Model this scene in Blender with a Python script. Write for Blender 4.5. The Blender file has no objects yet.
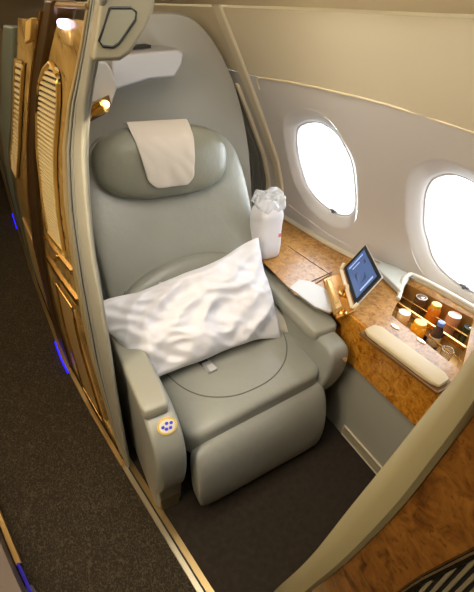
import bpy, math, random
import numpy as np
from mathutils import Vector, Matrix, noise
random.seed(4)
C = bpy.context.scene.collection
# ---------------------------------------------------------------- camera model
CX, CY, FP = 237.0, 296.0, 392.562
def _cam():
    dn = np.array([-37., 554., FP]); dn /= np.linalg.norm(dn)
    Y = np.array([-267., -296., FP]); Y /= np.linalg.norm(Y)
    Z = -dn; Y = Y - Z*np.dot(Y, Z); Y /= np.linalg.norm(Y)
    return np.array([np.cross(Y, Z), Y, Z])
RM = _cam(); CO = np.array([0, 0, 1.75])
def on(px, py, ax, v):
    d = RM @ np.array([px-CX, py-CY, FP]); t = (v-CO[ax])/d[ax]
    return tuple(CO+t*d)
def onz(px, py, z): return on(px, py, 2, z)
def ony(px, py, y): return on(px, py, 1, y)
def onx(px, py, x): return on(px, py, 0, x)
def hitf(px, py, f, t0=.3, t1=9):
    d = RM @ np.array([px-CX, py-CY, FP]); d /= np.linalg.norm(d); last = None
    t = t0
    while t < t1:
        p = CO+t*d; s = f(p)
        if last is not None and s*last < 0: return tuple(p)
        last = s; t += .002
    return tuple(p)
def xt(y): return float(np.interp(y, [-1, 0, .5, .8, 1.1, 1.5, 1.96, 3, 4.43, 8], [.52, .36, .245, .19, .135, .067, .003, -.06, -.108, -.2]))
WZ = [.0, .68, .9, 1.06, 1.34, 1.62, 1.81]; WX = [.06, .0, -.02, -.075, -.225, -.385, -.50]
def xw(y, z):
    return float(np.interp(y, [-1, .5, .9, 1.05, 1.2, 1.33, 1.5, 1.77, 2., 4], [1.74, 1.72, 1.71, 1.68, 1.60, 1.535, 1.505, 1.487, 1.47, 1.40])) + float(np.interp(z, WZ, WX))
def hit_aisle(px, py, off=0): return hitf(px, py, lambda p: p[0]-xt(p[1])-off)
def hit_wall(px, py, off=0): return hitf(px, py, lambda p: p[0]-xw(p[1], p[2])-off)

# ---------------------------------------------------------------- materials
def srgb(r, g, b):
    f = lambda c: (c/255/12.92) if c/255 <= .04045 else ((c/255+.055)/1.055)**2.4
    return (f(r), f(g), f(b), 1)
MATS = {}
def mat(name, col, rough=.5, metal=0, spec=.5, bump=0, bscale=60, coat=0, emit=None, es=0, alpha=1, var=0, vscale=6, sheen=0, trans=0, bdist=.004):
    if name in MATS: return MATS[name]
    m = bpy.data.materials.new(name); m.use_nodes = True; nt = m.node_tree; b = nt.nodes['Principled BSDF']
    c = srgb(*col)
    b.inputs['Base Color'].default_value = c
    b.inputs['Roughness'].default_value = rough; b.inputs['Metallic'].default_value = metal
    b.inputs['Specular IOR Level'].default_value = spec
    b.inputs['Coat Weight'].default_value = coat; b.inputs['Coat Roughness'].default_value = .1
    if sheen: b.inputs['Sheen Weight'].default_value = sheen
    if trans: b.inputs['Transmission Weight'].default_value = trans
    if emit: b.inputs['Emission Color'].default_value = srgb(*emit); b.inputs['Emission Strength'].default_value = es
    if alpha < 1: b.inputs['Alpha'].default_value = alpha
    tc = nt.nodes.new('ShaderNodeTexCoord')
    if bump:
        n = nt.nodes.new('ShaderNodeTexNoise'); n.inputs['Scale'].default_value = bscale; n.inputs['Detail'].default_value = 4
        nt.links.new(tc.outputs['Object'], n.inputs['Vector'])
        bp = nt.nodes.new('ShaderNodeBump'); bp.inputs['Strength'].default_value = bump; bp.inputs['Distance'].default_value = bdist
        nt.links.new(n.outputs['Fac'], bp.inputs['Height']); nt.links.new(bp.outputs['Normal'], b.inputs['Normal'])
    if var:
        n = nt.nodes.new('ShaderNodeTexNoise'); n.inputs['Scale'].default_value = vscale; n.inputs['Detail'].default_value = 3
        nt.links.new(tc.outputs['Object'], n.inputs['Vector'])
        r = nt.nodes.new('ShaderNodeValToRGB'); r.color_ramp.elements[0].position = .3; r.color_ramp.elements[1].position = .7
        r.color_ramp.elements[0].color = tuple(x*(1-var) for x in c[:3])+(1,); r.color_ramp.elements[1].color = tuple(min(1, x*(1+var)) for x in c[:3])+(1,)
        nt.links.new(n.outputs['Fac'], r.inputs['Fac']); nt.links.new(r.outputs['Color'], b.inputs['Base Color'])
    MATS[name] = m; return m

def burl(name, cols, scale=14, rough=.22, coat=.6):
    m = bpy.data.materials.new(name); m.use_nodes = True; nt = m.node_tree; b = nt.nodes['Principled BSDF']
    tc = nt.nodes.new('ShaderNodeTexCoord')
    n1 = nt.nodes.new('ShaderNodeTexNoise'); n1.inputs['Scale'].default_value = scale; n1.inputs['Detail'].default_value = 8
    n1.inputs['Roughness'].default_value = .62; n1.inputs['Distortion'].default_value = 1.4
    r = nt.nodes.new('ShaderNodeValToRGB'); el = r.color_ramp.elements
    el[0].position = .32; el[0].color = srgb(*cols[0]); el[1].position = .68; el[1].color = srgb(*cols[2])
    e = el.new(.47); e.color = srgb(*cols[1])
    v = nt.nodes.new('ShaderNodeTexNoise'); v.inputs['Scale'].default_value = scale*4.5; v.inputs['Detail'].default_value = 3; v.inputs['Distortion'].default_value = .6
    r2 = nt.nodes.new('ShaderNodeValToRGB'); r2.color_ramp.elements[0].position = .3; r2.color_ramp.elements[0].color = (.35, .28, .2, 1)
    r2.color_ramp.elements[1].position = .42; r2.color_ramp.elements[1].color = (1, 1, 1, 1)
    mx = nt.nodes.new('ShaderNodeMix'); mx.data_type = 'RGBA'; mx.blend_type = 'MULTIPLY'; mx.inputs['Factor'].default_value = .75
    nt.links.new(tc.outputs['Object'], n1.inputs['Vector']); nt.links.new(tc.outputs['Object'], v.inputs['Vector'])
    nt.links.new(n1.outputs['Fac'], r.inputs['Fac']); nt.links.new(v.outputs['Fac'], r2.inputs['Fac'])
    nt.links.new(r.outputs['Color'], mx.inputs[6]); nt.links.new(r2.outputs['Color'], mx.inputs[7])
    nt.links.new(mx.outputs[2], b.inputs['Base Color'])
    b.inputs['Roughness'].default_value = rough; b.inputs['Coat Weight'].default_value = coat; b.inputs['Coat Roughness'].default_value = .08
    MATS[name] = m; return m

def carpet(name, c0, c1, scale, thr=.56):
    m = bpy.data.materials.new(name); m.use_nodes = True; nt = m.node_tree; b = nt.nodes['Principled BSDF']
    tc = nt.nodes.new('ShaderNodeTexCoord')
    mp = nt.nodes.new('ShaderNodeMapping'); mp.inputs['Scale'].default_value = (1, .6, 1); mp.inputs['Rotation'].default_value = (0, 0, .5)
    n1 = nt.nodes.new('ShaderNodeTexNoise'); n1.inputs['Scale'].default_value = scale; n1.inputs['Detail'].default_value = 1.5; n1.inputs['Distortion'].default_value = 3.2
    r = nt.nodes.new('ShaderNodeValToRGB'); r.color_ramp.elements[0].position = thr; r.color_ramp.elements[0].color = srgb(*c0)
    r.color_ramp.elements[1].position = thr+.07; r.color_ramp.elements[1].color = srgb(*c1)
    nt.links.new(tc.outputs['Object'], mp.inputs['Vector']); nt.links.new(mp.outputs['Vector'], n1.inputs['Vector'])
    nt.links.new(n1.outputs['Fac'], r.inputs['Fac']); nt.links.new(r.outputs['Color'], b.inputs['Base Color'])
    n2 = nt.nodes.new('ShaderNodeTexNoise'); n2.inputs['Scale'].default_value = 600; nt.links.new(tc.outputs['Object'], n2.inputs['Vector'])
    bp = nt.nodes.new('ShaderNodeBump'); bp.inputs['Strength'].default_value = .6; bp.inputs['Distance'].default_value = .004
    nt.links.new(n2.outputs['Fac'], bp.inputs['Height']); nt.links.new(bp.outputs['Normal'], b.inputs['Normal'])
    b.inputs['Roughness'].default_value = .95; b.inputs['Specular IOR Level'].default_value = .1
    MATS[name] = m; return m

LEA = mat('leather', (146, 147, 138), rough=.33, bump=.5, bscale=28, spec=.45, var=.05, vscale=5)
LEAH = mat('headrest_leather', (132, 132, 117), rough=.34, bump=.35, bscale=45, spec=.45)
PLA = mat('seat_plastic', (150, 149, 136), rough=.38, spec=.5)
SHELL = mat('shell_grey', (158, 155, 143), rough=.55, bump=.1, bscale=300)
BOXG = mat('shell_box', (176, 176, 178), rough=.5)
FRAME = mat('partition_frame', (150, 148, 134), rough=.4, spec=.5)
WING = mat('wing_olive', (138, 130, 104), rough=.5)
DARK = mat('dark_gap', (28, 26, 22), rough=.6)
WALL = mat('sidewall_lining', (190, 186, 181), rough=.55, bump=.15, bscale=260, bdist=.001)
WALLU = mat('upper_lining', (198, 188, 162), rough=.6, bump=.15, bscale=260, bdist=.001)
BIN = mat('bin_cream', (204, 188, 150), rough=.55)
CEIL = mat('ceiling_brown', (130, 114, 84), rough=.7)
GOLD = mat('gold_metal', (214, 168, 92), rough=.25, metal=1)
BRASS = mat('brushed_brass', (170, 146, 100), rough=.35, metal=.9)
ALU = mat('aluminium_rail', (178, 168, 142), rough=.35, metal=.8)
CHAMP = mat('champagne_panel', (196, 164, 104), rough=.38, metal=.35, coat=.3)
CREAM = mat('cream_slat', (206, 186, 140), rough=.45)
WHITE = mat('white_linen', (218, 218, 224), rough=.9, sheen=.2, bump=.3, bscale=220, bdist=.001)
NAPK = mat('headrest_cloth', (200, 192, 180), rough=.9, bump=.4, bscale=300, bdist=.001)
BLAN = mat('cream_blanket', (206, 198, 182), rough=.95, bump=.5, bscale=200)
CHROME = mat('chrome', (200, 200, 200), rough=.15, metal=1)
BLACK = mat('black_plastic', (22, 22, 24), rough=.3)
LED = mat('blue_led', (30, 30, 200), emit=(28, 22, 240), es=1.6)
LED2 = mat('blue_led_dim', (50, 40, 120), emit=(50, 34, 230), es=.16)
LENS = mat('lamp_lens', (240, 230, 250), emit=(235, 220, 255), es=2.2)
BULB = mat('bulb_glow', (255, 200, 120), emit=(255, 190, 90), es=6)
BURLT = burl('burl_top', [(112, 70, 28), (160, 112, 50), (184, 138, 72)], 24, rough=.38, coat=.15)
BURLF = burl('burl_fascia', [(132, 78, 16), (184, 120, 32), (206, 148, 54)], 24)
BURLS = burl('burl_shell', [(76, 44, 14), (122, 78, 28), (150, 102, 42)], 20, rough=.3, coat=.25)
BURLA = burl('burl_aisle', [(112, 84, 40), (150, 120, 64), (184, 154, 94)], 5, rough=.25, coat=.4)
CAISLE = carpet('aisle_carpet', (52, 46, 37), (80, 71, 55), 62, .52)
CSUITE = mat('suite_carpet', (50, 44, 37), rough=.95, bump=.5, bscale=500, var=.15, vscale=40, spec=.1)
PANELG = mat('console_panel', (150, 148, 134), rough=.5)
PADB = mat('console_pad', (196, 178, 142), rough=.5, bump=.15, bscale=90)

# ---------------------------------------------------------------- mesh helpers
WORLD = {}
def link(name, me, m, parent=None, smooth=True, bevel=0, sub=0, solid=0, seg=3, angle=40, solidoff=0):
    o = bpy.data.objects.new(name, me); C.objects.link(o)
    if parent is not None:
        w = WORLD.get(parent.name, Vector((0, 0, 0)))
        for v in me.vertices: v.co = v.co - w
        o.parent = parent; WORLD[o.name] = w
    else: WORLD[o.name] = Vector((0, 0, 0))
    ms = m if isinstance(m, (list, tuple)) else [m]
    for k in ms: me.materials.append(k)
    for p in me.polygons: p.use_smooth = smooth
    if smooth and not sub: me.set_sharp_from_angle(angle=math.radians(38))
    if solid:
        s = o.modifiers.new('so', 'SOLIDIFY'); s.thickness = solid; s.offset = solidoff
    if bevel:
        b = o.modifiers.new('bv', 'BEVEL'); b.width = bevel; b.segments = seg; b.limit_method = 'ANGLE'; b.angle_limit = math.radians(angle)
        b.harden_normals = True
    if sub:
        s = o.modifiers.new('ss', 'SUBSURF'); s.levels = sub; s.render_levels = sub
    return o
def build(name, parts, m, parent=None, **k):
    V = []; F = []
    for vs, fs in parts:
        n = len(V); V += [tuple(v) for v in vs]; F += [tuple(i+n for i in f) for f in fs]
    me = bpy.data.meshes.new(name); me.from_pydata(V, [], F); me.validate(); 
    import bmesh
    bm = bmesh.new(); bm.from_mesh(me); bmesh.ops.recalc_face_normals(bm, faces=bm.faces); bm.to_mesh(me); bm.free()
    me.update()
    return link(name, me, m, parent, **k)
def thing(name, label, cat, loc, group=None):
    o = bpy.data.objects.new(name, None); C.objects.link(o); o.location = loc; o.empty_display_size = .05
    o['label'] = label; o['category'] = cat
    if group: o['group'] = group
    WORLD[o.name] = Vector(loc); return o
def tag(o, label, cat, group=None):
    o['label'] = label; o['category'] = cat
    if group: o['group'] = group
    return o
def recenter(o):
    me = o.data; lo = [min(v.co[i] for v in me.vertices) for i in range(3)]; hi = [max(v.co[i] for v in me.vertices) for i in range(3)]
    w = Vector(((lo[0]+hi[0])/2, (lo[1]+hi[1])/2, lo[2]))
    for v in me.vertices: v.co -= w
    o.location = o.location + w; return o
def struct(o): o['kind'] = 'structure'; return o
def box(x0, x1, y0, y1, z0, z1):
    v = [(x, y, z) for x in (x0, x1) for y in (y0, y1) for z in (z0, z1)]
    return v, [(0, 1, 3, 2), (4, 6, 7, 5), (0, 4, 5, 1), (2, 3, 7, 6), (0, 2, 6, 4), (1, 5, 7, 3)]
def prism(a, b):
    """closed solid between two matching 3D outlines"""
    n = len(a); return list(a)+list(b), [tuple(range(n))[::-1], tuple(range(n, 2*n))]+[(i, (i+1) % n, n+(i+1) % n, n+i) for i in range(n)]
def loft(rings, cap=True, closed=True):
    n = len(rings[0]); V = [p for r in rings for p in r]; F = []
    for k in range(len(rings)-1):
        for i in range(n if closed else n-1):
            j = (i+1) % n; F.append((k*n+i, k*n+j, (k+1)*n+j, (k+1)*n+i))
    if cap: F += [tuple(range(n))[::-1], tuple(range((len(rings)-1)*n, len(rings)*n))]
    return V, F
def tube(path, r, n=10, flat=1):
    P = [Vector(p) for p in path]; rings = []
    for i, p in enumerate(P):
        d = (P[min(i+1, len(P)-1)]-P[max(i-1, 0)]).normalized()
        up = Vector((0, 0, 1)) if abs(d.z) < .9 else Vector((0, 1, 0))
        a = d.cross(up).normalized(); b = d.cross(a)
        rr = r[i] if isinstance(r, (list, tuple)) else r
        rings.append([p+a*math.cos(t)*rr+b*math.sin(t)*rr*flat for t in [2*math.pi*k/n for k in range(n)]])
    return loft(rings)
def lathe(c, prof, n=24, axis=None):
    rings = []
    M = Matrix.Identity(3)
    if axis is not None: M = Vector((0, 0, 1)).rotation_difference(Vector(axis)).to_matrix()
    for r, z in prof:
        rings.append([Vector(c)+M @ Vector((r*math.cos(2*math.pi*k/n), r*math.sin(2*math.pi*k/n), z)) for k in range(n)])
    return loft(rings)
def sgn(a, e): return math.copysign(abs(a)**e, a)
def superell(c, r, e1=.4, e2=.4, nu=48, nv=28, f=None):
    rings = []
    for j in range(1, nv):
        v = -math.pi/2+math.pi*j/nv; ring = []
        for i in range(nu):
            u = 2*math.pi*i/nu
            p = Vector((sgn(math.cos(v), e1)*sgn(math.cos(u), e2)*r[0], sgn(math.cos(v), e1)*sgn(math.sin(u), e2)*r[1], sgn(math.sin(v), e1)*r[2]))
            if f: p = f(p)
            ring.append(p+Vector(c))
        rings.append(ring)
    return loft(rings)
def spine(path, e=.35, n=40):
    """path rows: (x, y, z, half width in x, half thickness across); spine lies in yz"""
    rings = []; P = [Vector(p[:3]) for p in path]
    for i, p in enumerate(P):
        d = (P[min(i+1, len(P)-1)]-P[max(i-1, 0)]).normalized(); a = Vector((1, 0, 0)); b = d.cross(a).normalized()
        w, t = path[i][3], path[i][4]
        rings.append([p+a*sgn(math.cos(q), e)*w+b*sgn(math.sin(q), e)*t for q in [2*math.pi*k/n for k in range(n)]])
    return loft(rings)
def dens(rows, n=5):
    """smooth densify rows of numbers (Catmull-Rom)"""
    R = [np.array(r, float) for r in rows]; out = []
    for i in range(len(R)-1):
        p0, p1, p2, p3 = R[max(i-1, 0)], R[i], R[i+1], R[min(i+2, len(R)-1)]
        for k in range(n):
            t = k/n
            out.append(tuple(.5*((2*p1)+(-p0+p2)*t+(2*p0-5*p1+4*p2-p3)*t*t+(-p0+3*p1-3*p2+p3)*t**3)))
    out.append(tuple(R[-1])); return out
def rrect(w, h, r, n=6):
    out = []
    for cx, cy, a in ((w-r, h-r, 0), (-w+r, h-r, 90), (-w+r, -h+r, 180), (w-r, -h+r, 270)):
        for k in range(n+1):
            t = math.radians(a+90*k/n); out.append((cx+r*math.cos(t), cy+r*math.sin(t)))
    return out
def boolean_cut(o, cutter):
    md = o.modifiers.new('b', 'BOOLEAN'); md.object = cutter; md.operation = 'DIFFERENCE'; md.solver = 'EXACT'
    bpy.context.view_layer.update()
    dg = bpy.context.evaluated_depsgraph_get()
    me = bpy.data.meshes.new_from_object(o.evaluated_get(dg)); o.modifiers.remove(md)
    o.data = me; bpy.data.objects.remove(cutter, do_unlink=True)

# ---------------------------------------------------------------- the setting
def strip_floor(name, xa, xb, ys, z0, z1, m):
    a = [(xa(y), y) for y in ys]+[(xb(y), y) for y in reversed(ys)]
    return build(name, [prism([(p[0], p[1], z0) for p in a], [(p[0], p[1], z1) for p in a])], m, smooth=False)
ys = [-1.6, -1, -.5, 0, .25, .5, .65, .8, .95, 1.1, 1.3, 1.5, 1.7, 1.96, 2.2, 2.6, 3, 3.7, 4.43, 5.5, 7]
struct(strip_floor('floor_aisle', lambda y: -1.4, xt, ys, -.05, 0, CAISLE))
struct(strip_floor('floor', xt, lambda y: 1.9, ys, -.05, 0, CSUITE))
yr = [y for y in np.arange(-.8, 1.16, .1)]+[1.16]
t1 = struct(strip_floor('trim_1', lambda y: xt(y)-.026, lambda y: xt(y)-.006, yr, .001, .012, ALU))
t2 = struct(strip_floor('trim_2', lambda y: xt(y)+.002, lambda y: xt(y)+.026, yr, .001, .010, BRASS))
struct(strip_floor('trim_3', lambda y: xt(y)-.006, lambda y: xt(y)+.002, yr, .001, .004, DARK))
yb = [1.12, 1.3, 1.5, 1.7, 1.96, 2.3, 2.7, 3, 3.7, 4.43, 6]
struct(strip_floor('trim_4', lambda y: xt(y)-.03, lambda y: xt(y)-.01, yb, .001, .022, BRASS))

# window outlines traced on the lining
W1 = [(304, 122), (318, 121), (333, 130), (344, 146), (352, 165), (355, 190), (354, 210), (347, 217), (334, 214), (318, 202), (306, 186), (299, 165), (295, 143), (296, 128)]
W2 = [(439, 174), (454, 173), (476, 183), (494, 200), (506, 225), (512, 262), (506, 292), (492, 300), (470, 293), (446, 277), (430, 256), (422, 228), (422, 200), (428, 181)]
def smooth_loop(pts, n=4):
    R = [np.array(p, float) for p in pts]; L = len(R); out = []
    for i in range(L):
        p0, p1, p2, p3 = R[i-1], R[i], R[(i+1) % L], R[(i+2) % L]
        for k in range(n):
            t = k/n; out.append(tuple(.5*((2*p1)+(-p0+p2)*t+(2*p0-5*p1+4*p2-p3)*t*t+(-p0+3*p1-3*p2+p3)*t**3)))
    return out
def scale2(pts, s, c=None):
    c = c or (sum(p[0] for p in pts)/len(pts), sum(p[1] for p in pts)/len(pts))
    return [(c[0]+(p[0]-c[0])*s, c[1]+(p[1]-c[1])*s) for p in pts]
def to_yz(px_loop):
    return [hit_wall(*p, .032)[1:3] for p in px_loop]
L1 = smooth_loop(to_yz(W1)); L2 = smooth_loop(to_yz(W2))
c1 = (sum(p[0] for p in L1)/len(L1), sum(p[1] for p in L1)/len(L1)); c2 = (sum(p[0] for p in L2)/len(L2), sum(p[1] for p in L2)/len(L2))
L3 = [(p[0]-c1[0]+2.62, p[1]) for p in L1]
L0 = [(p[0]-c2[0]-.05, p[1]) for p in L2]
sp = [hit_wall(px, py, -.004) for px, py in [(262, 78), (290, 82), (320, 88), (350, 95), (385, 104), (420, 115), (474, 133), (540, 160)]]
_sq = sorted((p[1], p[2]) for p in sp)
def seam(y): return float(np.interp(y, [a for a, _ in _sq], [b for _, b in _sq]))
def wall_slab(name, y0, y1, z0, z1, m, ny=24, nz=26, th=.06):
    def row(off): return [[(xw(y, z)+off, y, z) for z in np.linspace(z0, seam(y), nz)] for y in np.linspace(y0, y1, ny)]
    A, B = row(0), row(th); rings = []
    for a, b in zip(A, B): rings.append(a+b[::-1])
    return build(name, [loft(rings)], m, smooth=True)
wl = wall_slab('wall_right', -1.6, 6, -.02, 1.47, WALL, ny=60)
def cutter(loop, s):
    lp = scale2(loop, s); return build('cut', [prism([(xw(y, z)-.1, y, z) for y, z in lp], [(xw(y, z)+.12, y, z) for y, z in lp])], WALL, smooth=False)
for lp in (L0, L1, L2, L3):
    boolean_cut(wl, cutter(lp, 1.22))
for p in wl.data.polygons: p.use_smooth = False
wl.data.set_sharp_from_angle(angle=math.radians(35)) if hasattr(wl.data, 'set_sharp_from_angle') else None
for p in wl.data.polygons: p.use_smooth = True
struct(wl)
GLASS = mat('window_glass', (255, 255, 255), rough=0, trans=1, alpha=.15)
for k, lp in enumerate((L0, L1, L2, L3)):
    win = bpy.data.objects.new(f'window_{k+1}', None); C.objects.link(win); struct(win)
    cy, cz = sum(p[0] for p in lp)/len(lp), sum(p[1] for p in lp)/len(lp)
    win.location = (xw(cy, cz), cy, cz); WORLD[win.name] = Vector(win.location)
    rings = []
    for s, off in ((1.225, -.002), (1.20, -.001), (1.16, .004), (1.09, .014), (1.02, .024), (1.0, .03), (.985, .036), (.985, .06)):
        rings.append([(xw(cy+(y-cy)*s, cz+(z-cz)*s)+off, cy+(y-cy)*s, cz+(z-cz)*s) for y, z in lp])
    fr = build('window_surround', [loft(rings, cap=False)], WALL, win)
    rings = []
    for s, off in ((.99, .040), (.955, .038), (.945, .046), (.955, .055)):
        rings.append([(xw(cy+(y-cy)*s, cz+(z-cz)*s)+off, cy+(y-cy)*s, cz+(z-cz)*s) for y, z in lp])
    build('window_seal', [loft(rings, cap=False)], mat('seal_grey', (200, 200, 205), rough=.4), win)
    lp2 = [(xw(cy+(y-cy)*.97, cz+(z-cz)*.97)+.05, cy+(y-cy)*.97, cz+(z-cz)*.97) for y, z in lp]
    build('window_pane', [prism(lp2, [(p[0]+.002, p[1], p[2]) for p in lp2])], GLASS, win, smooth=False)
    # small drain grommet on the lower edge of the glass
    zb = min(p[1] for p in lp); q = [p for p in lp if p[1] == zb][0]
    gy, gz = q[0]+.0, zb+.02
    build('shade_clip', [box(xw(gy, gz)+.02, xw(gy, gz)+.035, gy-.022, gy+.022, gz-.004, gz+.006), box(xw(gy, gz)+.015, xw(gy, gz)+.03, gy-.006, gy+.006, gz-.01, gz+.012)], mat('clip_grey', (90, 92, 95), rough=.4), win, bevel=.002)
# upper lining: from the seam up to the stowage
def wu(y, z):
    return xw(y, z) - .0
def slab2(name, y0, y1, prof, m, ny=40, th=.03):
    rings = []
    for y in np.linspace(y0, y1, ny):
        a = [(x+xw(y, .68)-1.65, y, z) for x, z in prof]; b = [(x+xw(y, .68)-1.65+th, y, z+th*.6) for x, z in prof]
        rings.append(a+b[::-1])
    return build(name, [loft(rings)], m)
rings = []
for y in np.linspace(-1.6, 6, 60):
    zs = np.linspace(seam(y)+.0015, 1.785, 12); rings.append([(xw(y, z)-.001, y, z) for z in zs]+[(xw(y, z)+.05, y, z+.02) for z in zs[::-1]])
struct(build('wall_upper', [loft(rings)], WALLU))
pb = [(1.155, 1.80), (1.14, 1.793), (1.06, 1.83), (.97, 1.90), (.90, 2.0), (.86, 2.12), (.86, 2.3)]
slab2('ceiling_stowage', -1.6, 6, pb, BIN)['kind'] = 'structure'
# seam bead between lower and upper lining; rounded far end
sp2 = [(xw(y, seam(y))-.003, y, seam(y)) for y in np.linspace(-1.5, max(p[1] for p in sp), 60)]
h = sp2[-1]; sp2 += [(xw(h[1]+a, h[2]+b)-.003, h[1]+a, h[2]+b) for a, b in ((.03, -.003), (.05, -.012), (.06, -.03), (.063, -.06))]
struct(build('trim_5', [tube(sp2, .004, 8)], mat('bead', (214, 200, 166), rough=.35)))
# frame rib between two wall bays
def rib(name, y0, y1, th, m, z0=.68, z1=1.80, bev=.012):
    zs = np.linspace(z0, z1, 22)
    rings = [[(xw(y0, z)-th, y0, z), (xw(y1, z)-th, y1, z), (xw(y1, z)+.01, y1, z), (xw(y0, z)+.01, y0, z)] for z in zs]
    return struct(build(name, [loft(rings)], m, bevel=bev))
rib('trim_6', 1.955, 2.03, .016, mat('rib_cream', (200, 190, 164), rough=.45))
rib('trim_7', 2.10, 2.13, .02, mat('rib_cream', (206, 196, 170), rough=.45), z0=.7, z1=1.46, bev=.008)
SL = mat('slat_grey', (118, 118, 112), rough=.5)
for k in range(4):
    y = 2.14+.052*k
    rib('trim_%d' % (8+k), y, y+.046, .012+.004*(k % 2), SL, z0=.7, z1=1.42-.02*k, bev=.006)

# enclosing cabin
struct(build('wall_left', [box(-1.42, -1.36, -1.6, 7, 0, 2.3)], mat('far_wall', (150, 130, 96), rough=.7), smooth=False))
struct(build('wall_back', [box(-1.42, 2.1, 6.0, 6.06, 0, 2.3)], mat('far_wall'if 0 else 'aft_wall', (150, 130, 96), rough=.7), smooth=False))
struct(build('wall_front', [box(-1.42, 2.1, -1.66, -1.6, 0, 2.3)], mat('fwd_wall', (150, 138, 112), rough=.7), smooth=False))
struct(build('ceiling', [box(-1.42, 2.1, -1.6, 6, 2.28, 2.34)], CEIL, smooth=False))

# ---------------------------------------------------------------- aisle-side shells
def curve(tb):
    tb = sorted(tb); zs = [a for a, _ in tb]; yy = [b for _, b in tb]
    return lambda z: float(np.interp(z, zs, yy))
cA = curve([(1.86, .68), (1.76, .80), (1.67, .872), (1.594, .935), (1.477, 1.0), (1.341, 1.039), (1.179, 1.069), (1., 1.069), (.778, 1.077), (.353, 1.1), (0, 1.1)])
cB = curve([(1.86, .74), (1.76, .86), (1.665, .946), (1.577, 1.044), (1.437, 1.164), (1.267, 1.249), (.976, 1.323), (.554, 1.35), (.177, 1.25), (0, 1.19)])
cPr = curve([(1.76, 1.0), (1.727, 1.033), (1.596, 1.213), (1.368, 1.44), (1.146, 1.592), (.8, 1.80), (.45, 1.92), (0, 1.86)])
cPl = curve([(1.76, 1.05), (1.739, 1.083), (1.587, 1.281), (1.354, 1.52), (1.084, 1.768), (.8, 1.95), (.317, 2.15), (0, 2.08)])
cQr = curve([(1.75, 1.30), (1.62, 1.44), (1.49, 1.6), (1.31, 1.85), (1.1, 2.2), (.8, 2.55), (.3, 2.9), (0, 2.9)])
cQl = curve([(1.75, 1.38), (1.62, 1.58), (1.49, 1.76), (1.31, 2.05), (1.1, 2.45), (.8, 2.85), (.3, 3.2), (0, 3.2)])
cR = curve([(1.7, 2.1), (1.5, 2.6), (1.2, 3.1), (.8, 3.6), (0, 4.)])
cR2 = curve([(1.7, 2.25), (1.5, 2.8), (1.2, 3.35), (.8, 3.9), (0, 4.4)])
cS = curve([(1.7, 5), (0, 5.6)])
def mixc(a, b, t): return lambda z: a(z)*(1-t)+b(z)*t
def sheet(ca, cb, z0, z1, off, th, nz=30, ny=10):
    """solid panel lying on the aisle face between two edge curves; off < 0 stands proud of it"""
    zs = np.linspace(z0, z1, nz); rings = []
    for z in zs:
        y = np.linspace(ca(z), cb(z), ny)
        f = [(xt(q)+off, q, z) for q in y]; b = [(xt(q)+off+th, q, z) for q in y]
        rings.append(f+b[::-1])
    return loft(rings)
sh = thing('privacy_shell', 'champagne and burl aisle partition with grey curved edge beside the grey leather seat', 'partition', (.1, 1.5, .0))
build('edge_frame', [sheet(cA, mixc(cA, cB, .42), .012, 1.84, -.008, .012, ny=4)], FRAME, sh, bevel=.006)
build('door_rail', [sheet(mixc(cA, cB, .50), mixc(cA, cB, .60), .012, 1.82, -.004, .006, ny=3), sheet(mixc(cA, cB, .70), mixc(cA, cB, .78), .012, 1.82, -.004, .006, ny=3)], mat('rail_grey', (168, 170, 160), rough=.3, metal=.3), sh, bevel=.004)
build('door_slot', [sheet(mixc(cA, cB, .40), mixc(cA, cB, .82), .012, 1.80, -.001, .006, ny=3)], DARK, sh)
build('inner_edge_strip', [sheet(mixc(cA, cB, .08), mixc(cA, cB, .7), .012, 1.75, .004, .008, ny=3)], mat('inner_grey', (164, 162, 146), rough=.4), sh, bevel=.003)
build('outer_edge_strip', [sheet(mixc(cA, cB, .86), cB, .012, 1.82, -.005, .02, ny=3)], mat('edge_beige', (176, 158, 118), rough=.35, metal=.3), sh, bevel=.004)
build('aisle_panel', [sheet(cB, cPr, .0, 1.73, .0, .03, ny=8)], BURLA, sh)
build('back_liner', [sheet(lambda z: 1.4, lambda z: 2.05, .012, 1.4, .032, .01)], FRAME, sh)
# ribbed louvre
RE = [hit_aisle(*p) for p in [(55.5, 64), (58, 65.5), (60.5, 69), (62, 80), (62, 100), (58, 150), (58, 176), (61, 215), (66, 250)]]
LE = [hit_aisle(*p) for p in [(54, 64), (51, 66), (48, 70), (43, 82), (40.5, 107), (40.5, 150), (45.5, 201), (51, 232), (62, 250)]]
rc = curve([(p[2], p[1]) for p in RE]); lc = curve([(p[2], p[1]) for p in LE])
zt, zb_ = RE[0][2], RE[-1][2]+.0
def louvre(parent, ca, cb, z0, z1, n, mrim, mslat, rw=.012):
    build('louvre_recess', [sheet(ca, cb, z0, z1, -.002, .006, ny=4)], DARK, parent)
    V = []
    for k in range(n):
        za = z0+(z1-z0)*(k+.12)/n; zc = z0+(z1-z0)*(k+.72)/n
        V.append(sheet(ca, cb, za, zc, -.010, .008, nz=2, ny=4))
    build('louvre', V, mslat, parent, bevel=.002, seg=2)
    path = [(xt(ca(z))-.008, ca(z), z) for z in np.linspace(z0, z1, 36)]+[(xt(cb(z))-.008, cb(z), z) for z in np.linspace(z1, z0, 36)]
    path.append(path[0]); build('louvre_rim', [tube(path, rw/2, 8)], mrim, parent)
louvre(sh, rc, lc, zb_, zt, 42, mat('gold_rim', (220, 180, 96), rough=.3, metal=.7), CREAM)
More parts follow.
